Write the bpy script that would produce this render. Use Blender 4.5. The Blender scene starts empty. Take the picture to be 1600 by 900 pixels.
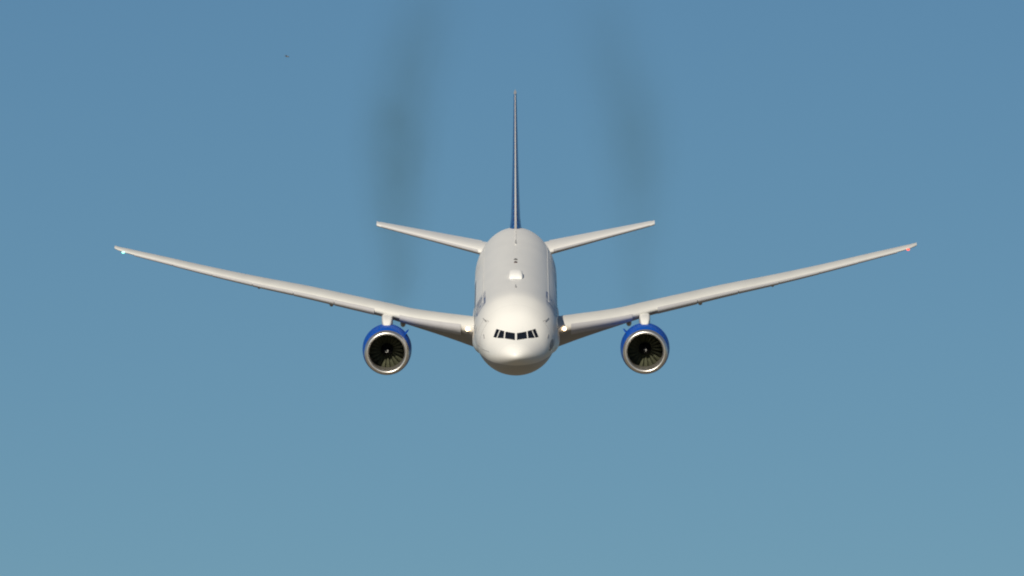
import bpy, bmesh, math, random
from mathutils import Vector, Matrix, noise
R = math.radians
random.seed(7)
SC = bpy.context.scene
COL = SC.collection

# ------------------------------------------------------------------ camera
CAM_PITCH = 5.0          # degrees above the horizon
VIEW_ABOVE_NOSE = 6.9    # how far the camera stands above the aircraft's axis
DIST = 950.0
cam = bpy.data.cameras.new('camera')
cam.sensor_width = 36.0
cam.lens = 444.6
cam.clip_start = 1.0
cam.clip_end = 60000.0
camo = bpy.data.objects.new('camera', cam)
COL.objects.link(camo)
camo.location = (0, 0, 2.0)
camo.rotation_euler = (R(90 + CAM_PITCH), 0, 0)
SC.camera = camo

# ------------------------------------------------------------------ sky and sun
SUN_EL, SUN_AZ = 29.0, 16.0        # behind the camera, to the left
w = bpy.data.worlds.new('World')
SC.world = w
w.use_nodes = True
bg = w.node_tree.nodes['Background']
sky = w.node_tree.nodes.new('ShaderNodeTexSky')
sky.sky_type = 'NISHITA'
sky.sun_disc = False
sky.sun_elevation = R(SUN_EL)
sky.sun_rotation = R(180 + SUN_AZ)
sky.altitude = 2000
sky.air_density = 1.0
sky.dust_density = 0.0
sky.ozone_density = 8.0
tint = w.node_tree.nodes.new('ShaderNodeMix')      # the camera's white balance on the sky
tint.data_type = 'RGBA'
tint.blend_type = 'MULTIPLY'
tint.inputs[0].default_value = 1.0
tint.inputs[7].default_value = (0.945, 1.0, 0.875, 1)
w.node_tree.links.new(sky.outputs[0], tint.inputs[6])
w.node_tree.links.new(tint.outputs[2], bg.inputs[0])
bg.inputs[1].default_value = 0.05
sun = bpy.data.lights.new('sun', 'SUN')
sun.energy = 4.3
sun.angle = R(0.55)
sun.color = (1.0, 0.925, 0.79)
suno = bpy.data.objects.new('sun', sun)
COL.objects.link(suno)
to_sun = Vector((-math.sin(R(SUN_AZ)) * math.cos(R(SUN_EL)), -math.cos(R(SUN_AZ)) * math.cos(R(SUN_EL)), math.sin(R(SUN_EL))))
suno.rotation_euler = to_sun.to_track_quat('Z', 'Y').to_euler()
suno.location = (-200, -200, 300)

vs = SC.view_settings
vs.view_transform = 'Standard'
vs.look = 'None'
vs.exposure = 0.0
vs.gamma = 1.0
SC.render.engine = 'CYCLES'
SC.cycles.use_denoising = True
SC.cycles.filter_width = 2.0
SC.cycles.volume_bounces = 1
SC.cycles.max_bounces = 8
SC.cycles.sample_clamp_indirect = 6.0


# ------------------------------------------------------------------ materials
def mat(name, col, rough=0.4, metal=0.0, spec=0.5, coat=0.0, vary=0.05, scale=0.7, emit=None, estr=0.0, stretch=(1, 1, 1)):
    m = bpy.data.materials.new(name)
    m.use_nodes = True
    nt = m.node_tree
    N, L = nt.nodes, nt.links
    p = N['Principled BSDF']
    p.inputs['Roughness'].default_value = rough
    p.inputs['Metallic'].default_value = metal
    p.inputs['Specular IOR Level'].default_value = spec
    p.inputs['Coat Weight'].default_value = coat
    p.inputs['Coat Roughness'].default_value = 0.12
    tc = N.new('ShaderNodeTexCoord')
    mp = N.new('ShaderNodeMapping')
    mp.inputs['Scale'].default_value = stretch
    nz = N.new('ShaderNodeTexNoise')
    nz.inputs['Scale'].default_value = scale
    nz.inputs['Detail'].default_value = 6
    L.new(tc.outputs['Object'], mp.inputs[0])
    L.new(mp.outputs[0], nz.inputs['Vector'])
    mx = N.new('ShaderNodeMix')
    mx.data_type = 'RGBA'
    a = tuple(max(0, c * (1 - vary)) for c in col) + (1,)
    b = tuple(min(1, c * (1 + vary)) for c in col) + (1,)
    mx.inputs[6].default_value = a
    mx.inputs[7].default_value = b
    L.new(nz.outputs['Fac'], mx.inputs[0])
    L.new(mx.outputs[2], p.inputs['Base Color'])
    mr = N.new('ShaderNodeMapRange')
    mr.inputs['To Min'].default_value = rough * 0.85
    mr.inputs['To Max'].default_value = min(1, rough * 1.15)
    L.new(nz.outputs['Fac'], mr.inputs['Value'])
    L.new(mr.outputs[0], p.inputs['Roughness'])
    if emit:
        p.inputs['Emission Color'].default_value = emit + (1,)
        p.inputs['Emission Strength'].default_value = estr
    m['mix'] = mx.name
    return m


WHITE = mat('white_paint', (0.76, 0.745, 0.71), 0.40, spec=0.35, coat=0.05, vary=0.03, scale=0.5, stretch=(1, .25, 1))
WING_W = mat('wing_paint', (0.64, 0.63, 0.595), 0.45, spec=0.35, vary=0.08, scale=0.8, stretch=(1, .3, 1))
SLAT_M = mat('slat_paint', (0.46, 0.45, 0.455), 0.36, vary=0.06, scale=1.2)
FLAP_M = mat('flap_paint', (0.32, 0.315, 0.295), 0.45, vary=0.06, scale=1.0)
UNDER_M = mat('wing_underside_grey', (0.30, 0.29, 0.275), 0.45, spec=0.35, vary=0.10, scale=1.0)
RADOME = mat('radome_paint', (0.88, 0.87, 0.84), 0.5, spec=.3, vary=0.02)
BLUE = mat('engine_blue_paint', (0.002, 0.082, 0.46), 0.42, spec=0.22, coat=0.06, vary=0.06, scale=0.8)
LETTER = mat('letter_blue', (0.012, 0.05, 0.20), 0.35, coat=0.2)
METAL = mat('polished_lip', (0.82, 0.79, 0.74), 0.36, metal=0.9, vary=0.05, scale=2.5)
TITAN = mat('fan_blade_metal', (0.115, 0.122, 0.078), 0.36, metal=0.35, spec=0.25, vary=0.15, scale=3)
DARK = mat('dark_interior', (0.012, 0.013, 0.016), 0.6)
LINER = mat('intake_liner', (0.12, 0.115, 0.10), 0.5, vary=0.06, scale=2)
SPIN = mat('spinner_black', (0.012, 0.012, 0.015), 0.6, spec=0.15)
SWIRL = mat('spinner_swirl_white', (0.62, 0.62, 0.60), 0.5)
GLASS = mat('cockpit_glass', (0.010, 0.012, 0.016), 0.06, spec=0.6)
CABGL = mat('cabin_glass', (0.03, 0.035, 0.045), 0.12)
GREYM = mat('dark_grey_metal', (0.10, 0.10, 0.10), 0.5)
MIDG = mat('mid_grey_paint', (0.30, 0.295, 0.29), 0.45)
LINEG = mat('seam_grey', (0.42, 0.41, 0.40), 0.6)
HOT = mat('burnt_nozzle_metal', (0.26, 0.23, 0.20), 0.4, metal=0.9, vary=0.2, scale=2)
FINMET = mat('fin_edge_metal', (0.60, 0.585, 0.56), 0.38, metal=0.35, vary=0.08, scale=1.5)
LAMP = mat('landing_lamp', (0.9, 0.85, 0.7), 0.2, emit=(1.0, 0.72, 0.42), estr=12.0)
NAVG = mat('green_nav_lamp', (0.5, 0.9, 0.8), 0.2, emit=(0.25, 1.0, 0.80), estr=1.3)
NAVR = mat('red_nav_lamp', (0.5, 0.03, 0.02), 0.2, emit=(1.0, 0.12, 0.08), estr=1.8)
REDB = mat('beacon_red', (0.07, 0.045, 0.045), 0.3)
FEATHER = mat('feathers', (0.15, 0.145, 0.14), 0.8)


def fuselage_material():
    """white above, grey below a waterline, a blue stripe where they meet, faint skin joints"""
    m = mat('fuselage_paint', (0.80, 0.785, 0.745), 0.40, spec=0.30, coat=0.06, vary=0.045, scale=0.6, stretch=(1, .3, 1))
    nt = m.node_tree
    N, L = nt.nodes, nt.links
    p = N['Principled BSDF']
    tc = N.new('ShaderNodeTexCoord')
    sep = N.new('ShaderNodeSeparateXYZ')
    L.new(tc.outputs['Object'], sep.inputs[0])
    # waterline: -1.45 at the nose, sinking a little further aft
    mr = N.new('ShaderNodeMapRange')
    mr.inputs['From Min'].default_value = -30
    mr.inputs['From Max'].default_value = -12
    mr.inputs['To Min'].default_value = -1.42
    mr.inputs['To Max'].default_value = -0.9
    L.new(sep.outputs[1], mr.inputs['Value'])
    d = N.new('ShaderNodeMath'); d.operation = 'SUBTRACT'
    L.new(sep.outputs[2], d.inputs[0]); L.new(mr.outputs[0], d.inputs[1])
    edge = N.new('ShaderNodeMapRange')
    edge.inputs['From Min'].default_value = -0.02
    edge.inputs['From Max'].default_value = 0.02
    L.new(d.outputs[0], edge.inputs['Value'])
    # blue stripe of growing width just under the white
    wid = N.new('ShaderNodeMapRange')
    wid.inputs['From Min'].default_value = -27.5
    wid.inputs['From Max'].default_value = -15
    wid.inputs['To Min'].default_value = 0.0
    wid.inputs['To Max'].default_value = 0.45
    L.new(sep.outputs[1], wid.inputs['Value'])
    su = N.new('ShaderNodeMath'); su.operation = 'ADD'
    L.new(d.outputs[0], su.inputs[0]); L.new(wid.outputs[0], su.inputs[1])
    st = N.new('ShaderNodeMapRange')
    st.inputs['From Min'].default_value = -0.02
    st.inputs['From Max'].default_value = 0.02
    L.new(su.outputs[0], st.inputs['Value'])
    belly = N.new('ShaderNodeMix'); belly.data_type = 'RGBA'
    belly.inputs[6].default_value = (0.50, 0.495, 0.48, 1)
    belly.inputs[7].default_value = (0.02, 0.10, 0.36, 1)
    L.new(st.outputs[0], belly.inputs[0])
    mx = N.new('ShaderNodeMix'); mx.data_type = 'RGBA'
    L.new(edge.outputs[0], mx.inputs[0])
    L.new(belly.outputs[2], mx.inputs[6])
    L.new(N[m['mix']].outputs[2], mx.inputs[7])
    # circumferential skin joints every few metres
    wv = N.new('ShaderNodeMath'); wv.operation = 'PINGPONG'
    wv.inputs[1].default_value = 2.4
    L.new(sep.outputs[1], wv.inputs[0])
    jr = N.new('ShaderNodeMapRange')
    jr.inputs['From Min'].default_value = 0.0
    jr.inputs['From Max'].default_value = 0.025
    jr.inputs['To Min'].default_value = 0.86
    jr.inputs['To Max'].default_value = 1.0
    L.new(wv.outputs[0], jr.inputs['Value'])
    mul = N.new('ShaderNodeMix'); mul.data_type = 'RGBA'; mul.blend_type = 'MULTIPLY'
    mul.inputs[0].default_value = 1.0
    L.new(mx.outputs[2], mul.inputs[6])
    L.new(jr.outputs[0], mul.inputs[7])
    L.new(mul.outputs[2], p.inputs['Base Color'])
    return m


def fin_material():
    """deep blue with a lattice of paler curved lines, as on a drawn globe"""
    m = mat('fin_blue_paint', (0.010, 0.050, 0.21), 0.32, coat=0.3, vary=0.08, scale=0.5)
    nt = m.node_tree
    N, L = nt.nodes, nt.links
    p = N['Principled BSDF']
    tc = N.new('ShaderNodeTexCoord')
    fac = None
    for rot, sc in ((0.5, 0.55), (-0.75, 0.45)):
        mp = N.new('ShaderNodeMapping')
        mp.inputs['Rotation'].default_value = (rot, 0, 0)
        wv = N.new('ShaderNodeTexWave')
        wv.bands_direction = 'Z'
        wv.inputs['Scale'].default_value = sc
        wv.inputs['Distortion'].default_value = 2.0
        wv.inputs['Detail'].default_value = 0
        wv.inputs['Detail Scale'].default_value = 0.3
        L.new(tc.outputs['Object'], mp.inputs[0])
        L.new(mp.outputs[0], wv.inputs['Vector'])
        mr = N.new('ShaderNodeMapRange')
        mr.inputs['From Min'].default_value = 0.86
        mr.inputs['From Max'].default_value = 0.93
        L.new(wv.outputs['Fac'], mr.inputs['Value'])
        if fac is None:
            fac = mr
        else:
            mm = N.new('ShaderNodeMath'); mm.operation = 'MAXIMUM'
            L.new(fac.outputs[0], mm.inputs[0]); L.new(mr.outputs[0], mm.inputs[1])
            fac = mm
    mx = N.new('ShaderNodeMix'); mx.data_type = 'RGBA'
    L.new(fac.outputs[0], mx.inputs[0])
    L.new(N[m['mix']].outputs[2], mx.inputs[6])
    mx.inputs[7].default_value = (0.02, 0.14, 0.36, 1)
    L.new(mx.outputs[2], p.inputs['Base Color'])
    return m


FUSE_M = fuselage_material()
FIN_M = fin_material()


# ------------------------------------------------------------------ mesh helpers
def build(name, bm, m, parent=None, loc=(0, 0, 0), smooth=True, label=None, flip=False):
    bmesh.ops.remove_doubles(bm, verts=bm.verts, dist=1e-5)
    bmesh.ops.recalc_face_normals(bm, faces=bm.faces)
    me = bpy.data.meshes.new(name)
    bm.to_mesh(me)
    bm.free()
    for f in me.polygons:
        f.use_smooth = smooth
    if smooth:
        try:
            me.set_sharp_from_angle(angle=R(38))
        except Exception:
            pass
    me.materials.append(m)
    o = bpy.data.objects.new(name, me)
    COL.objects.link(o)
    if parent:
        o.parent = parent
    o.location = loc
    if label:
        o['label'] = label
    return o


def loft(bm, rings, close=True, cap0=True, cap1=True):
    vs_ = [[bm.verts.new(p) for p in r] for r in rings]
    n = len(rings[0])
    for a, b in zip(vs_[:-1], vs_[1:]):
        for i in range(n if close else n - 1):
            j = (i + 1) % n
            bm.faces.new((a[i], a[j], b[j], b[i]))
    if close and cap0:
        bm.faces.new(vs_[0])
    if close and cap1:
        bm.faces.new(vs_[-1])
    return vs_


def lathe(prof, seg=72, bm=None, axis_off=None):
    """prof: list of (y, r) round the Y axis"""
    bm = bm or bmesh.new()
    rings = []
    for y, r in prof:
        r = max(r, 1e-4)
        rings.append([Vector((r * math.sin(2 * math.pi * i / seg), y, r * math.cos(2 * math.pi * i / seg))) for i in range(seg)])
    loft(bm, rings, cap0=False, cap1=False)
    return bm


def ellipsoid(bm, c, r, seg=16, rings=10):
    res = bmesh.ops.create_uvsphere(bm, u_segments=seg, v_segments=rings, radius=1.0)
    for v in res['verts']:
        v.co = Vector((v.co.x * r[0] + c[0], v.co.y * r[1] + c[1], v.co.z * r[2] + c[2]))
    return bm


def interp(x, xs, ys):
    if x <= xs[0]:
        return ys[0]
    for i in range(len(xs) - 1):
        if x <= xs[i + 1]:
            t = (x - xs[i]) / (xs[i + 1] - xs[i])
            return ys[i] + (ys[i + 1] - ys[i]) * t
    return ys[-1]


def pchip(x, xs, ys):
    n = len(xs)
    if x <= xs[0]:
        return ys[0]
    if x >= xs[-1]:
        return ys[-1]
    h = [xs[i + 1] - xs[i] for i in range(n - 1)]
    d = [(ys[i + 1] - ys[i]) / h[i] for i in range(n - 1)]
    m = [0] * n
    m[0], m[-1] = d[0], d[-1]
    for i in range(1, n - 1):
        if d[i - 1] * d[i] > 0:
            w1, w2 = 2 * h[i] + h[i - 1], h[i] + 2 * h[i - 1]
            m[i] = (w1 + w2) / (w1 / d[i - 1] + w2 / d[i])
    for i in range(n - 1):
        if x <= xs[i + 1]:
            t = (x - xs[i]) / h[i]
            return ((2 * t**3 - 3 * t**2 + 1) * ys[i] + (t**3 - 2 * t**2 + t) * h[i] * m[i]
                    + (-2 * t**3 + 3 * t**2) * ys[i + 1] + (t**3 - t**2) * h[i] * m[i + 1])
    return ys[-1]


# ------------------------------------------------------------------ the aircraft
# body frame: X to the right of the picture, Y aft, Z up; station S metres aft of the nose, Y = S - 30
S0 = 30.0
AIR = bpy.data.objects.new('airliner', None)
COL.objects.link(AIR)
AIR.empty_display_size = 4
AIR['label'] = 'white twin engine airliner flying head on with blue engine cowls and blue tail fin'
AIR['category'] = 'airplane'
cp = R(CAM_PITCH)
fw, up = Vector((0, math.cos(cp), math.sin(cp))), Vector((0, -math.sin(cp), math.cos(cp)))
AIR.location = Vector(camo.location) + fw * DIST + Vector((1, 0, 0)) * 0.29 - up * 0.77
AIR.rotation_euler = Matrix.Rotation(R(CAM_PITCH + VIEW_ABOVE_NOSE), 3, 'X').to_euler()
AIR.rotation_euler = (Matrix.Rotation(R(CAM_PITCH + VIEW_ABOVE_NOSE), 3, 'X') @ Matrix.Rotation(R(-0.22), 3, 'Y')).to_euler()

# ---- fuselage surface
NS = [0.0, 0.15, 0.5, 1.0, 1.6, 2.2, 3.0, 4.0, 5.0, 6.0, 7.0, 8.0, 9.0, 10.5, 12.0, 44.0, 47.0, 50.0, 53.0, 56.0, 58.5, 60.5, 62.2, 63.2]
NW = [0.0, 0.40, 0.78, 1.15, 1.48, 1.74, 2.03, 2.34, 2.58, 2.77, 2.91, 3.00, 3.06, 3.09, 3.10, 3.10, 2.99, 2.74, 2.40, 1.96, 1.50, 1.03, 0.55, 0.20]
NT = [-0.62, -0.32, -0.06, 0.17, 0.37, 0.56, 0.89, 1.45, 2.04, 2.44, 2.74, 2.95, 3.04, 3.09, 3.10, 3.10, 3.08, 2.95, 2.68, 2.33, 2.06, 1.86, 1.62, 1.45]
NB = [-0.62, -0.90, -1.16, -1.44, -1.72, -1.94, -2.18, -2.42, -2.62, -2.78, -2.90, -2.98, -3.04, -3.08, -3.10, -3.10, -2.92, -2.45, -1.78, -0.98, -0.25, 0.35, 0.85, 1.15]
SQ = [math.sqrt(s) for s in NS]


def sec(S):
    q = math.sqrt(max(S, 0))
    wv, zt, zb = pchip(q, SQ, NW), pchip(q, SQ, NT), pchip(q, SQ, NB)
    f = interp(S, [0, 3, 8, 12, 44, 63], [0.5, 0.46, 0.49, 0.5, 0.5, 0.5])
    return wv, zt, zb, zb + (zt - zb) * f


def surf(S, phi):
    wv, zt, zb, zc = sec(S)
    c = math.cos(phi)
    return Vector((wv * math.sin(phi), S - S0, zc + (zt - zc if c >= 0 else zc - zb) * c))


def surf_n(S, phi):
    a = surf(S + .02, phi) - surf(max(S - .02, 0), phi)
    b = surf(S, phi + .005) - surf(S, phi - .005)
    n = b.cross(a).normalized()
    p = surf(S, phi)
    if n.dot(Vector((p.x, 0, p.z - sec(S)[3]))) < 0:
        n = -n
    return n


def front(X, Z):
    """station and angle of the point of the nose that shows at (X, Z) from ahead"""
    lo, hi = 0.0, 12.0
    for _ in range(50):
        mid = (lo + hi) / 2
        wv, zt, zb, zc = sec(mid)
        h = (zt - zc) if Z >= zc else (zc - zb)
        if wv > 1e-6 and h > 1e-6 and (X / wv) ** 2 + ((Z - zc) / h) ** 2 < 1:
            hi = mid
        else:
            lo = mid
    wv, zt, zb, zc = sec(hi)
    h = (zt - zc) if Z >= zc else (zc - zb)
    return hi, math.atan2(X / max(wv, 1e-6), (Z - zc) / max(h, 1e-6))


def patch(grid, off, thick=0.0):
    """grid of (S, phi) -> sheet lifted off the skin by `off`, with its edges folded back into the skin"""
    bm = bmesh.new()
    V = [[bm.verts.new(surf(s, p) + surf_n(s, p) * off) for s, p in row] for row in grid]
    for a, b in zip(V[:-1], V[1:]):
        for i in range(len(a) - 1):
            bm.faces.new((a[i], a[i + 1], b[i + 1], b[i]))
    per = [(0, i) for i in range(len(grid[0]))] + [(j, len(grid[0]) - 1) for j in range(1, len(grid))] + \
          [(len(grid) - 1, i) for i in range(len(grid[0]) - 2, -1, -1)] + [(j, 0) for j in range(len(grid) - 2, 0, -1)]
    low = []
    for j, i in per:
        s, p = grid[j][i]
        low.append(bm.verts.new(surf(s, p) - surf_n(s, p) * 0.02))
    m_ = len(per)
    for k in range(m_):
        j, i = per[k]
        j2, i2 = per[(k + 1) % m_]
        bm.faces.new((V[j][i], V[j2][i2], low[(k + 1) % m_], low[k]))
    return bm


def quad_grid(c, nu=8, nv=6, fn=front):
    """c: four corners (bottom-left, bottom-right, top-right, top-left) in the front view"""
    g = []
    for j in range(nv + 1):
        t = j / nv
        row = []
        for i in range(nu + 1):
            s = i / nu
            x = (c[0][0] * (1 - s) + c[1][0] * s) * (1 - t) + (c[3][0] * (1 - s) + c[2][0] * s) * t
            z = (c[0][1] * (1 - s) + c[1][1] * s) * (1 - t) + (c[3][1] * (1 - s) + c[2][1] * s) * t
            row.append(fn(x, z))
        g.append(row)
    return g


SEG = 128
stations = [0.002, .01, .03, .07, .12, .2, .3, .45, .6, .8, 1.0, 1.25, 1.5, 1.75, 2.0, 2.25, 2.5, 2.75, 3, 3.3, 3.6, 4, 4.4, 4.8, 5.2, 5.6, 6, 6.4, 6.8, 7.2, 7.6, 8,
            8.4, 8.8, 9.2, 9.8, 10.5, 11.2, 12] + [12 + 2 * i for i in range(1, 17)] + [45, 46, 47, 48, 49, 50, 51, 52, 53, 54, 55, 56, 57, 58, 59, 60, 61, 62, 62.7, 63.2]
bm = bmesh.new()
rings = [[surf(s, 2 * math.pi * i / SEG) for i in range(SEG)] for s in stations]
loft(bm, rings)
FUSE = build('fuselage', bm, FUSE_M, AIR)


def strip_path(pts, width, off, m, name, parent):
    """narrow strip on the skin along a list of (S, phi)"""
    P = [surf(s, p) for s, p in pts]
    Nn = [surf_n(s, p) for s, p in pts]
    bm = bmesh.new()
    rings = []
    for k in range(len(P)):
        t = (P[min(k + 1, len(P) - 1)] - P[max(k - 1, 0)]).normalized()
        side = t.cross(Nn[k]).normalized() * width / 2
        rings.append([P[k] - side + Nn[k] * off, P[k] + side + Nn[k] * off, P[k] + side - Nn[k] * .02, P[k] - side - Nn[k] * .02])
    loft(bm, rings)
    return build(name, bm, m, parent)


# cockpit windows: six panes, three each side of the centre post
panes = [((0.07, .39), (0.815, .43), (0.755, .825), (0.07, .755)),
         ((0.895, .425), (1.365, .39), (1.135, .89), (0.835, .84)),
         ((1.43, .385), (1.65, .395), (1.42, .935), (1.19, .895))]
for c in panes:
    for s in (1, -1):
        cc = c if s == 1 else ((-c[1][0], c[1][1]), (-c[0][0], c[0][1]), (-c[3][0], c[3][1]), (-c[2][0], c[2][1]))
        build('cockpit_window', patch(quad_grid(cc), 0.012), GLASS, FUSE)
# wipers
for s in (1, -1):
    pts = [front(s * (0.12 + 0.05 * k), 0.385 + 0.006 * k) for k in range(9)]
    strip_path(pts, 0.03, 0.03, GREYM, 'windscreen_wiper', FUSE)
# air data probes and small plates at the cheeks
for X, Z, dx, dz in ((2.27, 1.30, .12, .07), (2.32, .30, .03, .12)):
    for s in (1, -1):
        a, b = front(s * (X - dx), Z - dz), front(s * (X + dx), Z + dz)
        pts = [(a[0] + (b[0] - a[0]) * t / 6, a[1] + (b[1] - a[1]) * t / 6) for t in range(7)]
        strip_path(pts, 0.055, 0.035, MIDG, 'air_probe', FUSE)


# plain oval patch, darker grey than the skin, low on one cheek, a seam corner on the other
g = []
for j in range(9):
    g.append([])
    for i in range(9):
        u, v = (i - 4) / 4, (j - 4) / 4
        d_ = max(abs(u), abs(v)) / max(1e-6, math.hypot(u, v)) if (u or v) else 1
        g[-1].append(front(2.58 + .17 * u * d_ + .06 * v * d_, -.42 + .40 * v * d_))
build('cheek_oval', patch(g, 0.012), MIDG, FUSE)
pts = [front(-2.48 + .50 * t / 8, -.62) for t in range(9)] + [front(-1.96, -.62 - .26 * t / 5) for t in range(1, 6)]
strip_path(pts, 0.04, 0.012, LINEG, 'panel_seam', FUSE)


# forward passenger doors: a proud outline each side
def side_phi(S, Z, s):
    wv, zt, zb, zc = sec(S)
    h = (zt - zc) if Z >= zc else (zc - zb)
    return s * math.acos(max(-1, min(1, (Z - zc) / h)))


def door(Sa, Sb, Z0, Z1, s):
    rect = []
    n = 10
    for k in range(n):
        rect.append((Sa + (Sb - Sa) * k / n, Z0))
    for k in range(n):
        rect.append((Sb, Z0 + (Z1 - Z0) * k / n))
    for k in range(n):
        rect.append((Sb + (Sa - Sb) * k / n, Z1))
    for k in range(n + 1):
        rect.append((Sa, Z1 + (Z0 - Z1) * k / n))
    pts = [(S, side_phi(S, Z, s)) for S, Z in rect]
    return strip_path(pts, 0.05, 0.006, LINEG, 'door_outline', FUSE)


for s in (1, -1):
    for Sa in (5.3, 16.4, 37.5, 47.6):
        door(Sa, Sa + 1.07, -0.55, 1.32, s)

# cabin windows, one row a side
proto = {}
row = [S for S in [7.4 + .54 * k for k in range(75)] if not any(abs(S - (d + .53)) < .85 for d in (16.4, 37.5))][:48]
for s in (1, -1):
    for S in row:
        if s not in proto:
            g = []
            for j in range(5):
                g.append([(20.0 + (i - 2) * .065, side_phi(20.0, .62 + (j - 2) * .1, s)) for i in range(5)])
            bmw = patch(g, 0.006)
            for v in bmw.verts:
                v.co.y -= 20.0 - S0
            proto[s] = build('cabin_window', bmw, CABGL, FUSE, (0, S - S0, 0))
        else:
            o = proto[s].copy()
            COL.objects.link(o)
            o.parent = FUSE
            o.location = (0, S - S0, 0)
            if S < 12:      # the nose narrows: tuck the pane to the skin
                o.location.x = -s * (3.1 - surf(S, side_phi(S, .62, s)).x * s) * 1.0


# airline titles: tall blue capitals above the windows on both sides
def titles(word, S_start, z_base, height, s):
    cu = bpy.data.curves.new('titles', 'FONT')
    cu.body = word
    cu.size = height / 0.7
    cu.space_character = 1.12
    to = bpy.data.objects.new('titles_tmp', cu)
    COL.objects.link(to)
    dg = bpy.context.evaluated_depsgraph_get()
    me = bpy.data.meshes.new_from_object(to.evaluated_get(dg))
    bpy.data.objects.remove(to)
    bm = bmesh.new()
    bm.from_mesh(me)
    bmesh.ops.triangulate(bm, faces=bm.faces)
    for k in range(1, 24):
        zc = k * height / 12
        bmesh.ops.bisect_plane(bm, geom=bm.verts[:] + bm.edges[:] + bm.faces[:], plane_co=(0, zc, 0), plane_no=(0, 1, 0))
    xs = [v.co.x for v in bm.verts]
    x1 = max(xs)
    for v in bm.verts:
        S = S_start + (v.co.x if s > 0 else x1 - v.co.x)
        ph = s * (math.acos(z_base / 3.1) - v.co.y / 3.1)
        v.co = surf(S, ph) + surf_n(S, ph) * 0.008
    return bm


for s in (1, -1):
    b = titles('UNITED', 9.6, 1.05, 1.35, s)
    build('lettering', b, LETTER, FUSE, smooth=False)

# lap joints that run along the crown to the tailplane
for s in (1, -1):
    pts = [(S, s * 0.905) for S in range(12, 50, 2)] + [(50, s * .96), (51, s * 1.03), (52, s * 1.12)]
    strip_path(pts, 0.10, 0.022, WHITE, 'lap_joint', FUSE)
strip_path([(S, 0.0) for S in range(38, 50)], 0.09, 0.03, WHITE, 'lap_joint', FUSE)

# aerials and the satellite radome on the crown
bm = bmesh.new()
rings = []
for k, (t, ww, hh) in enumerate(((-.45, .40, .03), (-.36, .47, .12), (-.1, .51, .24), (.35, .53, .35), (1.0, .53, .42), (1.8, .52, .43), (2.4, .50, .36), (2.8, .42, .2), (3.1, .3, .04))):
    r = []
    for i in range(24):
        a = math.pi * i / 23
        cx = math.copysign(abs(math.cos(a)) ** .45, math.cos(a)) * ww
        cz = abs(math.sin(a)) ** .45 * hh
        r.append(Vector((cx, 17.0 + t - S0, math.sqrt(max(3.1**2 - cx * cx, 0)) - .02 + cz)))
    for i in (1, .5, 0, -.5, -1):
        r.append(Vector((-ww * -i * -1, 17.0 + t - S0, 2.95)))
    rings.append(r)
loft(bm, rings)
build('satellite_radome', bm, RADOME, FUSE)


def blade_aerial(S, h, ln, th, m, name='aerial'):
    bm = bmesh.new()
    rings = []
    for t in (0, .25, .5, .75, 1.0):
        sc_ = 1 - .55 * t
        z = 3.08 + h * t
        y = S - S0 + .35 * h * t
        rings.append([Vector((th * sc_ * math.sin(a) / 2, y + ln * sc_ * math.cos(a) / 2, z)) for a in [2 * math.pi * i / 12 for i in range(12)]])
    loft(bm, rings)
    return build(name, bm, m, FUSE)


blade_aerial(11.2, .22, .45, .12, MIDG)
bm = ellipsoid(bmesh.new(), (0, 26.6 - S0, 3.10), (.14, .20, .12))
build('beacon', bm, REDB, FUSE)
bm = ellipsoid(bmesh.new(), (0, 28.4 - S0, 3.08), (.15, .20, .13))
build('aerial', bm, GREYM, FUSE)
blade_aerial(39.0, .25, .5, .10, MIDG)

# ---- wing body fairing
bm = bmesh.new()
rings = []
FS = [16.8, 17.6, 18.4, 19.2, 20.0, 21.0, 22.5, 25, 29, 33, 36, 38.5, 40.5, 42]
FW = [2.6, 2.88, 3.02, 3.12, 3.19, 3.24, 3.27, 3.28, 3.28, 3.27, 3.24, 3.12, 2.9, 2.5]
FB = [-2.7, -2.98, -3.14, -3.26, -3.36, -3.46, -3.55, -3.62, -3.64, -3.62, -3.55, -3.4, -3.1, -2.7]
FT = [-1.5, -1.1, -.85, -.72, -.62, -.56, -.5, -.45, -.45, -.5, -.6, -.8, -1.1, -1.6]
for S, wv, zb, zt in zip(FS, FW, FB, FT):
    r = []
    for i in range(48):
        a = 2 * math.pi * i / 48
        c, s_ = math.cos(a), math.sin(a)
        r.append(Vector((math.copysign(abs(s_) ** (.55 if c > 0 else .85), s_) * wv, S - S0, (zt + zb) / 2 + math.copysign(abs(c) ** .7, c) * (zt - zb) / 2)))
    rings.append(r)
loft(bm, rings)
build('wing_body_fairing', bm, WHITE, AIR)


# ---- lifting surfaces
def foil(t, camber, x):
    yt = 5 * t * (.2969 * math.sqrt(x) - .126 * x - .3516 * x**2 + .2843 * x**3 - .1036 * x**4)
    p = .4
    yc = camber / p**2 * (2 * p * x - x * x) if x < p else camber / (1 - p)**2 * ((1 - 2 * p) + 2 * p * x - x * x)
    return yc + yt, yc - yt


def profile(sec_, x0, x1, n=22, off=0.0):
    """closed loop of (chordwise, normal) metres from the leading edge, x0..x1 of the chord"""
    c, tc, cam_ = sec_['c'], sec_['tc'], sec_['cam']
    xs = [x0 + (x1 - x0) * (1 - math.cos(math.pi / 2 * i / (n - 1))) for i in range(n)]
    fl = sec_.get('fl', 0.0)
    up_, lo_ = [], []
    for x in xs:
        u, l = foil(tc, cam_, max(x, 0))
        l = l - sec_.get('belly', 0) * max(0, math.sin(math.pi * min(1, x))) 
        d = max(0, x - .70) * fl
        up_.append((x * c, (u - d) * c))
        lo_.append((x * c, (l - d) * c))
    if x0 == 0:
        return up_[::-1] + lo_[1:]
    return up_[::-1] + lo_


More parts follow.
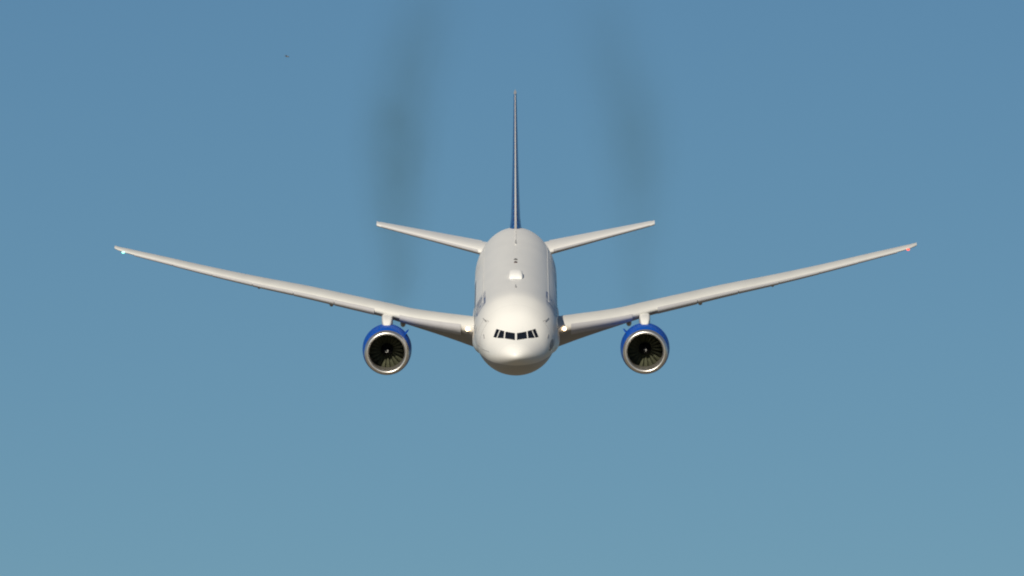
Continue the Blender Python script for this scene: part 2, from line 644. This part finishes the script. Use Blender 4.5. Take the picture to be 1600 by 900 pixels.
def wing_sec(y):
    ys = [0, 3.1, 7.64, 9.66, 13.9, 15.7, 19.5, 23.2, 27, 29.1, 30.45]
    zs = [-1.36, -1.13, -0.80, -0.50, 0.10, 0.36, 0.86, 1.42, 2.07, 2.43, 2.68]
    S = 20.6 + (y - 3.1) * .695
    c = interp(y, [0, 3.1, 10, 29.6, 30.45], [15.6, 13.6, 9.2, 2.3, 1.55])
    if y > 29.6:
        S += (y - 29.6) ** 2 * .9
    return dict(S=S, z=pchip(y, ys, zs), c=c, tc=interp(y, [0, 3.1, 10, 18, 30.45], [.145, .14, .115, .105, .10]),
                cam=interp(y, [0, 3.1, 10], [.004, .006, .015]), inc=interp(y, [0, 3.1, 7.64, 9.66, 13.9, 15.7, 19.5, 23.2, 27, 30.4], [9.4, 8.8, 6.6, 4.9, 3.0, 2.4, 1.6, .8, -.4, -1.4]),
                fl=interp(y, [0, 3.1, 9, 20, 23, 31], [.15, .15, .12, .10, 0, 0]), belly=interp(y, [0, 3.1, 8], [.03, .03, 0]))


def place(sec_, pt, y, s):
    a = R(sec_['inc'])
    ch, nn = pt
    return Vector((s * y, sec_['S'] - S0 + ch * math.cos(a) + nn * math.sin(a), sec_['z'] + nn * math.cos(a) - ch * math.sin(a)))


def surface_mesh(secs, s, x0, x1, placer=place):
    bm = bmesh.new()
    rings = []
    for y, sc_ in secs:
        a, b = (x0(y), x1(y)) if callable(x0) else (x0, x1)
        rings.append([placer(sc_, p, y, s) for p in profile(sc_, a, b)])
    loft(bm, rings)
    return bm


def slat_mesh(secs, s, xu=.032, xl=.05, off=.03, fwd=.10, down=.05, placer=place, n=14):
    """a thin shell wrapped round the leading edge"""
    bm = bmesh.new()
    rings = []
    for y, sc_ in secs:
        c = sc_['c']
        loop = []
        pts = []
        for i in range(n):
            x = xu * (1 - i / (n - 1)) ** 2
            pts.append((x, foil(sc_['tc'], sc_['cam'], x)[0]))
        for i in range(1, 8):
            x = xl * (i / 7) ** 2
            pts.append((x, foil(sc_['tc'], sc_['cam'], x)[1]))
        outer, inner = [], []
        for k, (x, z) in enumerate(pts):
            a = pts[max(k - 1, 0)]
            b = pts[min(k + 1, len(pts) - 1)]
            t = Vector((b[0] - a[0], b[1] - a[1])).normalized()
            nrm = Vector((t.y, -t.x))
            if nrm.dot(Vector((x - .1, z))) < 0:
                nrm = -nrm
            taper = min(1, k / 3)
            outer.append((x * c + nrm.x * off * (.2 + .8 * taper) - fwd, z * c + nrm.y * off * (.2 + .8 * taper) - down))
            inner.append((x * c + nrm.x * .004 - fwd * .6, z * c + nrm.y * .004 - down))
        loop = outer + inner[::-1]
        rings.append([placer(sc_, p, y, s) for p in loop])
    loft(bm, rings)
    return bm


def rng(a, b, step):
    n = max(1, int(round((b - a) / step)))
    return [a + (b - a) * i / n for i in range(n + 1)]


for s in (-1, 1):
    ys = rng(1.6, 26.8, .7) + [27.0] + rng(27.02, 29.6, .6)[0:] + [29.8, 30.0, 30.15, 30.3, 30.4, 30.45]
    bm = surface_mesh([(y, wing_sec(y)) for y in ys], s, lambda y: 0, lambda y: .745 if y < 27.01 else 1.0)
    W = build('wing', bm, WING_W, AIR)
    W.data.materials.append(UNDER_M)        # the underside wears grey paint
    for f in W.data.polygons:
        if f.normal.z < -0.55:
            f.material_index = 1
    for a, b, nm in ((3.3, 9.2, 'flap'), (9.25, 10.6, 'flaperon'), (10.65, 21.4, 'flap'), (21.45, 26.98, 'aileron')):
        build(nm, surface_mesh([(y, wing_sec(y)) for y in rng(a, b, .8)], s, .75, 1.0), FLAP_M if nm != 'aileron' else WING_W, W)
    for a, b in ((4.1, 8.7), (10.6, 13.6), (13.65, 16.7), (16.75, 19.8), (19.85, 22.9), (22.95, 25.9), (25.95, 28.9)):
        build('slat', slat_mesh([(y, wing_sec(y)) for y in rng(a, b, .6)], s, xu=interp(a, [4, 11, 26], [.010, .018, .020]), fwd=interp(a, [4, 26], [.10, .05]), down=interp(a, [4, 26], [.07, .03]), off=interp(a, [4, 26], [.035, .02])), SLAT_M, W)
    # flap track fairings
    for y, r_, drop in ((8.5, .26, .66), (13.9, .23, .62), (19.4, .20, .50)):
        sc_ = wing_sec(y)
        p = place(sc_, (sc_['c'] * .74, 0), y, s)
        bm = bmesh.new()
        rings = []
        ln = 4.6 if y < 15 else 3.6
        for k in range(15):
            t = k / 14
            rr = r_ * math.sin(math.pi * min(.999, max(.001, t)) ** .8) ** .6
            rings.append([Vector((p.x + rr * .8 * math.sin(q), p.y - ln * .45 + ln * t, p.z - drop - .10 * ln * (t - .5) + rr * 1.1 * math.cos(q))) for q in [2 * math.pi * i / 16 for i in range(16)]])
        loft(bm, rings)
        build('flap_track_fairing', bm, MIDG, W)
        # its carrier up into the wing
    # landing lamp at the wing root and navigation lamp near the tip
    sc_ = wing_sec(3.62)
    p = place(sc_, (0, -.12), 3.62, s)
    build('landing_light', ellipsoid(bmesh.new(), p + Vector((0, -.10, .02)), (.10, .09, .135)), LAMP, W)
    sc_ = wing_sec(29.75)
    p = place(sc_, (0.0, 0), 29.75, s)
    build('navigation_light', ellipsoid(bmesh.new(), p + Vector((0, -.06, -.05)), (.13, .13, .085)), NAVR if s > 0 else NAVG, W)


# ---- tailplane
def tail_sec(y):
    t = (y - 2.0) / (10.76 - 2.0)
    S = 51.6 + (y - 2.0) * .80
    if y > 10.4:
        S += (y - 10.4) ** 2 * 1.2
    return dict(S=S, z=0.74 + (y - 2.0) * .170, c=7.4 - 4.9 * t, tc=interp(t, [0, 1], [.105, .10]), cam=0.0, inc=-1.0, fl=0)


for s in (-1, 1):
    secs = [(y, tail_sec(y)) for y in [1.0, 1.6, 2.2] + rng(2.8, 10.4, .8) + [10.55, 10.68, 10.76]]
    T = build('tailplane', surface_mesh(secs, s, 0, .70), WHITE, AIR)
    build('elevator', surface_mesh([(y, tail_sec(y)) for y in rng(2.6, 10.5, .8)], s, .705, 1.0), WHITE, T)
    build('leading_edge', slat_mesh([(y, tail_sec(y)) for y in rng(2.9, 10.4, .6)], s, xu=.02, xl=.045, off=.012, fwd=0.0, down=0.0), SLAT_M, T)


# ---- tail fin
def fin_sec(z):
    t = (z - 2.8) / (12.27 - 2.8)
    S = 50.2 + (z - 2.8) * .97
    if z < 3.6:
        S -= (3.6 - z) ** 2 * 2.4
    return dict(S=S, z=0, c=10.4 - 6.7 * t + (3.6 - z) ** 2 * 2.4 * (z < 3.6), tc=interp(t, [0, .45, 1], [.072, .062, .06]), cam=0, inc=0, fl=0)


def place_v(sec_, pt, y, s):
    return Vector((pt[1], sec_['S'] - S0 + pt[0], y))


secs = [(z, fin_sec(z)) for z in [2.6, 2.8, 3.0, 3.2, 3.4, 3.6] + rng(4.2, 12.0, .8) + [12.17, 12.27]]
F = build('tail_fin', surface_mesh(secs, 1, 0, .70, place_v), FIN_M, AIR)
build('rudder', surface_mesh([(z, fin_sec(z)) for z in rng(3.2, 12.1, .9)], 1, .705, 1.0, place_v), FIN_M, F)
build('leading_edge', slat_mesh([(z, fin_sec(z)) for z in rng(2.9, 12.25, .5)], 1, xu=.006, xl=.006, off=.010, fwd=0, down=0, placer=place_v), FINMET, F)

build('tip_cap', surface_mesh([(z, dict(fin_sec(12.27), c=3.6 * k, S=fin_sec(12.27)['S'] + .05)) for z, k in ((12.272, 1.0), (12.31, .98), (12.34, .9))], 1, 0, 1.0, place_v), FINMET, F)


# ---- engines
def make_engine(s):
    x, S, z = s * 9.62, 20.7, -2.94
    loc = (x, S - S0, z)
    # outer cowl, open at the front where the lip starts
    outer = [(.34, 1.665), (.55, 1.715), (.9, 1.765), (1.4, 1.81), (2.0, 1.835), (2.7, 1.835), (3.3, 1.79), (3.9, 1.69), (4.4, 1.56), (4.75, 1.44), (4.75, 1.40), (4.3, 1.46), (3.0, 1.46)]
    bm = lathe(outer, 96)
    E_ = build('engine', bm, BLUE, AIR, loc, label=None)
    lip = [(.345, 1.668), (.22, 1.635), (.12, 1.59), (.05, 1.54), (.012, 1.49), (0, 1.45), (.015, 1.41), (.06, 1.37), (.13, 1.34), (.24, 1.318), (.38, 1.31)]
    build('intake_lip', lathe(lip, 96), METAL, E_)
    duct = [(.378, 1.309), (.6, 1.315), (.9, 1.335), (1.2, 1.36), (2.1, 1.37), (2.9, 1.36)]
    build('intake_duct', lathe(duct, 96), LINER, E_)
    build('fan_case', lathe([(2.75, 1.362), (2.75, .3)], 72), DARK, E_)
    spin = [(y + .32, r) for y, r in [(1.05, 0.001), (1.07, .05), (1.13, .105), (1.27, .20), (1.42, .29), (1.58, .37), (1.74, .43), (1.9, .46), (2.38, .46)]]
    SP = build('spinner', lathe(spin, 48), SPIN, E_)
    # white comma painted near the tip of the cone
    bm = bmesh.new()
    V = []
    for k in range(13):
        t = k / 12
        a = 0.6 + (2.6 * t if s > 0 else 3.6 * t)
        rr = .02 + .13 * t
        wd = .045 * (1 - t) + .010
        y = interp(rr, [0, .05, .105, .20], [1.37, 1.39, 1.45, 1.59]) - .02
        V.append((bm.verts.new((math.sin(a) * (rr - wd), y, math.cos(a) * (rr - wd))), bm.verts.new((math.sin(a) * (rr + wd), y + .012, math.cos(a) * (rr + wd)))))
    for a, b in zip(V[:-1], V[1:]):
        bm.faces.new((a[0], a[1], b[1], b[0]))
    build('spinner_mark', bm, SWIRL, E_, smooth=False)
    # fan blades: twisted, one mesh shared by the 22 of them
    bm = bmesh.new()
    rings = []
    for k in range(9):
        t = k / 8
        r = .42 + t * (1.35 - .42)
        ang = R(22 + 38 * t)          # stagger grows to the tip
        ch = .34 + .12 * t
        sweep = .10 * math.sin(t * math.pi)
        ring = []
        for u in [-1, -.6, 0, .6, 1, .6, 0, -.6]:
            th = .016 * (1 - abs(u)) + .002
            ring.append(u)
        pts = [(-1, 0), (-.6, .014), (0, .022), (.6, .014), (1, 0), (.6, -.010), (0, -.012), (-.6, -.010)]
        rr = []
        for u, v in pts:
            lx = u * ch / 2
            camb = .045 * (1 - u * u)
            tx = lx * math.sin(ang) + (v + camb) * math.cos(ang)
            ty = lx * math.cos(ang) - (v + camb) * math.sin(ang)
            rr.append(Vector((tx, 2.35 + ty - sweep, math.sqrt(max(r * r - tx * tx, 0)))))
        rings.append(rr)
    loft(bm, rings)
    b0 = build('fan_blade', bm, TITAN, E_)
    for k in range(1, 22):
        o = b0.copy()
        COL.objects.link(o)
        o.parent = E_
        o.rotation_euler = (0, 2 * math.pi * k / 22, 0)
    # core cowl, nozzle and plug behind
    build('core_nozzle', lathe([(3.6, 1.05), (4.75, 1.02), (5.6, .86), (6.4, .66), (6.4, .62), (5.6, .70)], 64), HOT, E_)
    build('exhaust_plug', lathe([(5.6, .45), (6.3, .40), (6.9, .22), (7.3, .02)], 48), HOT, E_)
    # nacelle strake on the inboard shoulder
    bm = bmesh.new()
    a = R(48)
    dr = Vector((-s * math.sin(a), 0, math.cos(a)))
    tn = Vector((-s * math.cos(a), 0, -math.sin(a)))
    pr = [(.95, 1.70), (1.7, 2.06), (2.45, 2.17), (2.62, 2.12), (2.62, 1.78), (1.6, 1.76)]
    rings = [[dr * r_ + Vector((0, y, 0)) + tn * q for y, r_ in pr] for q in (-.03, .03)]
    loft(bm, rings)
    build('strake', bm, BLUE, E_, smooth=False)
    # pylon: from the cowl's back up to the wing
    bm = bmesh.new()
    rings = []
    for y, wd, z0, z1 in ((1.9, .10, 1.60, 1.80), (2.15, .26, 1.60, 1.95), (2.6, .34, 1.60, 2.16), (3.2, .38, 1.60, 2.28), (3.9, .40, 1.50, 2.34), (4.6, .42, 1.4, 2.36), (5.4, .42, 1.30, 2.3), (7.5, .38, 1.15, 2.0), (9.5, .22, 1.2, 1.9), (11.0, .05, 1.5, 1.8)):
        r_ = []
        for i in range(24):
            q = 2 * math.pi * i / 24
            c, sn = math.cos(q), math.sin(q)
            r_.append(Vector((math.copysign(abs(sn) ** .5, sn) * wd, y, (z0 + z1) / 2 + math.copysign(abs(c) ** .5, c) * (z1 - z0) / 2)))
        rings.append(r_)
    loft(bm, rings)
    build('pylon', bm, WHITE, E_)
    return E_


for s in (-1, 1):
    make_engine(s)


# ------------------------------------------------------------------ exhaust smoke
def smoke(s, dens, label, seed):
    ex = bpy.data.objects  # noqa
    L0, L1 = 0.0, 290.0
    M = AIR.matrix_basis if False else None

    def centre(y):
        return (s * 0.022 * y * -0.1 + .8 * math.sin(y * .022 + seed) * min(1, y / 60), .7 * math.sin(y * .027 + seed * 2) * min(1, y / 60))

    def rad(y):
        return interp(y, [0, 15, 60, 120, 180, 290], [1.6, 2.2, 3.2, 4.6, 5.2, 5.8])
    bm = bmesh.new()
    rings = []
    for k in range(59):
        y = L1 * k / 58
        cx, cz = centre(y)
        rr = rad(y) * (1 if 0 < k < 58 else .3)
        rings.append([Vector((cx + rr * math.sin(q), y, cz + rr * math.cos(q))) for q in [2 * math.pi * i / 24 for i in range(24)]])
    loft(bm, rings)
    m = bpy.data.materials.new('soot_smoke')
    m.use_nodes = True
    nt = m.node_tree
    N, L = nt.nodes, nt.links
    N.remove(N['Principled BSDF'])
    pv = N.new('ShaderNodeVolumePrincipled')
    pv.inputs['Color'].default_value = (.11, .17, .06, 1)
    pv.inputs['Anisotropy'].default_value = 0.1
    out = N['Material Output']
    L.new(pv.outputs[0], out.inputs['Volume'])
    tc = N.new('ShaderNodeTexCoord')
    sep = N.new('ShaderNodeSeparateXYZ')
    L.new(tc.outputs['Object'], sep.inputs[0])

    def math_(op, a, b=None, c=None):
        n = N.new('ShaderNodeMath')
        n.operation = op
        for i, v in enumerate((a, b, c)):
            if v is None:
                continue
            if isinstance(v, (int, float)):
                n.inputs[i].default_value = v
            else:
                L.new(v, n.inputs[i])
        return n.outputs[0]

    def ramp(src, pts, interp_='EASE'):
        cr = N.new('ShaderNodeValToRGB')
        cr.color_ramp.interpolation = interp_
        el = cr.color_ramp.elements
        while len(el) < len(pts):
            el.new(.5)
        for e, (p_, v) in zip(el, pts):
            e.position = p_
            e.color = (v, v, v, 1)
        L.new(src, cr.inputs[0])
        return cr.outputs[0]
    X, Y, Z = sep.outputs
    yn = math_('DIVIDE', Y, L1)
    fade = math_('MINIMUM', math_('DIVIDE', Y, 60.0), 1.0)
    cx = math_('MULTIPLY_ADD', math_('MULTIPLY', math_('SINE', math_('MULTIPLY_ADD', Y, .022, seed)), .8), fade, math_('MULTIPLY', Y, s * -0.0022))
    cz = math_('MULTIPLY', math_('MULTIPLY', math_('SINE', math_('MULTIPLY_ADD', Y, .027, seed * 2)), .7), fade)
    rx = math_('SUBTRACT', X, cx)
    rz = math_('SUBTRACT', Z, cz)
    rr = math_('SQRT', math_('ADD', math_('MULTIPLY', rx, rx), math_('MULTIPLY', rz, rz)))
    R_ = ramp(yn, [(0, .16), (15 / 290, .22), (60 / 290, .32), (120 / 290, .46), (180 / 290, .52), (1, .58)], 'LINEAR')
    rel = math_('DIVIDE', rr, math_('MULTIPLY', R_, 10.0))
    fall = ramp(rel, [(0, 1), (.35, .58), (.70, .16), (1, 0)])
    along = ramp(yn, [(0, .55), (.10, .60), (.21, .75), (.33, .92), (.43, 1.0), (.52, .70), (.62, .42), (.76, .27), (1, 0.12)])
    nz = N.new('ShaderNodeTexNoise')
    mp = N.new('ShaderNodeMapping')
    mp.inputs['Location'].default_value = (seed * 7, seed * 3, 0)
    mp.inputs['Scale'].default_value = (.30, .045, .30)
    L.new(tc.outputs['Object'], mp.inputs[0])
    L.new(mp.outputs[0], nz.inputs['Vector'])
    nz.inputs['Scale'].default_value = 1.0
    nz.inputs['Detail'].default_value = 4
    lump = ramp(nz.outputs['Fac'], [(.30, .68), (.70, 1.28)], 'LINEAR')
    d = math_('MULTIPLY', math_('MULTIPLY', fall, along), math_('MULTIPLY', lump, dens))
    L.new(d, pv.inputs['Density'])
    o = build('exhaust_smoke', bm, m, None)
    loc = Vector((s * 9.62, 29.5 - S0, -2.7))
    rot = AIR.rotation_euler.to_matrix()
    o.location = Vector(AIR.location) + rot @ loc
    o.rotation_euler = AIR.rotation_euler
    o['label'] = label
    o['category'] = 'smoke'
    o['group'] = 'smoke trails behind the engines'
    return o


smoke(-1, 0.0115, 'darker sooty smoke trail rising behind the airliner on the side of the greenish lit fan', 1.6)
smoke(1, 0.0072, 'fainter thin smoke trail rising behind the airliner on the side of the red wingtip lamp', 5.2)

# ------------------------------------------------------------------ a bird far off
bm = bmesh.new()
ellipsoid(bm, (0, 0, 0), (.06, .17, .055))
ellipsoid(bm, (0, -.17, .03), (.04, .06, .04))
for s in (1, -1):
    rings = []
    for t, zz in ((0, .02), (.35, .09), (.7, .07), (1.0, .01)):
        c = .13 * (1 - .75 * t * t)
        rings.append([Vector((s * (.03 + .34 * t), -c * .5 + .06 * t, zz)), Vector((s * (.03 + .34 * t), 0 + .06 * t, zz + .012)), Vector((s * (.03 + .34 * t), c * .6 + .06 * t, zz)), Vector((s * (.03 + .34 * t), .06 * t, zz - .006))])
    loft(bm, rings)
loft(bm, [[Vector((-.03, .14, .0)), Vector((.03, .14, 0)), Vector((.03, .14, .015)), Vector((-.03, .14, .015))], [Vector((-.07, .28, 0)), Vector((.07, .28, 0)), Vector((.07, .28, .008)), Vector((-.07, .28, .008))]])
BIRD = build('bird', bm, FEATHER, None, (-14.85, 830, 89.95))
BIRD.rotation_euler = (0.15, 0.2, 0.9)
BIRD.scale = (.7, .7, .7)
BIRD['label'] = 'tiny dark bird far off in the clear sky above the green wingtip lamp'
BIRD['category'] = 'bird'

# ------------------------------------------------------------------ the ground below
gm = mat('dry_grassland', (0.20, 0.175, 0.13), 0.95, spec=0.1, vary=0.4, scale=0.004)
bm = bmesh.new()
bmesh.ops.create_grid(bm, x_segments=8, y_segments=8, size=25000)
G = build('ground', bm, gm, None, (0, 10000, 0), smooth=False)
G['kind'] = 'structure'
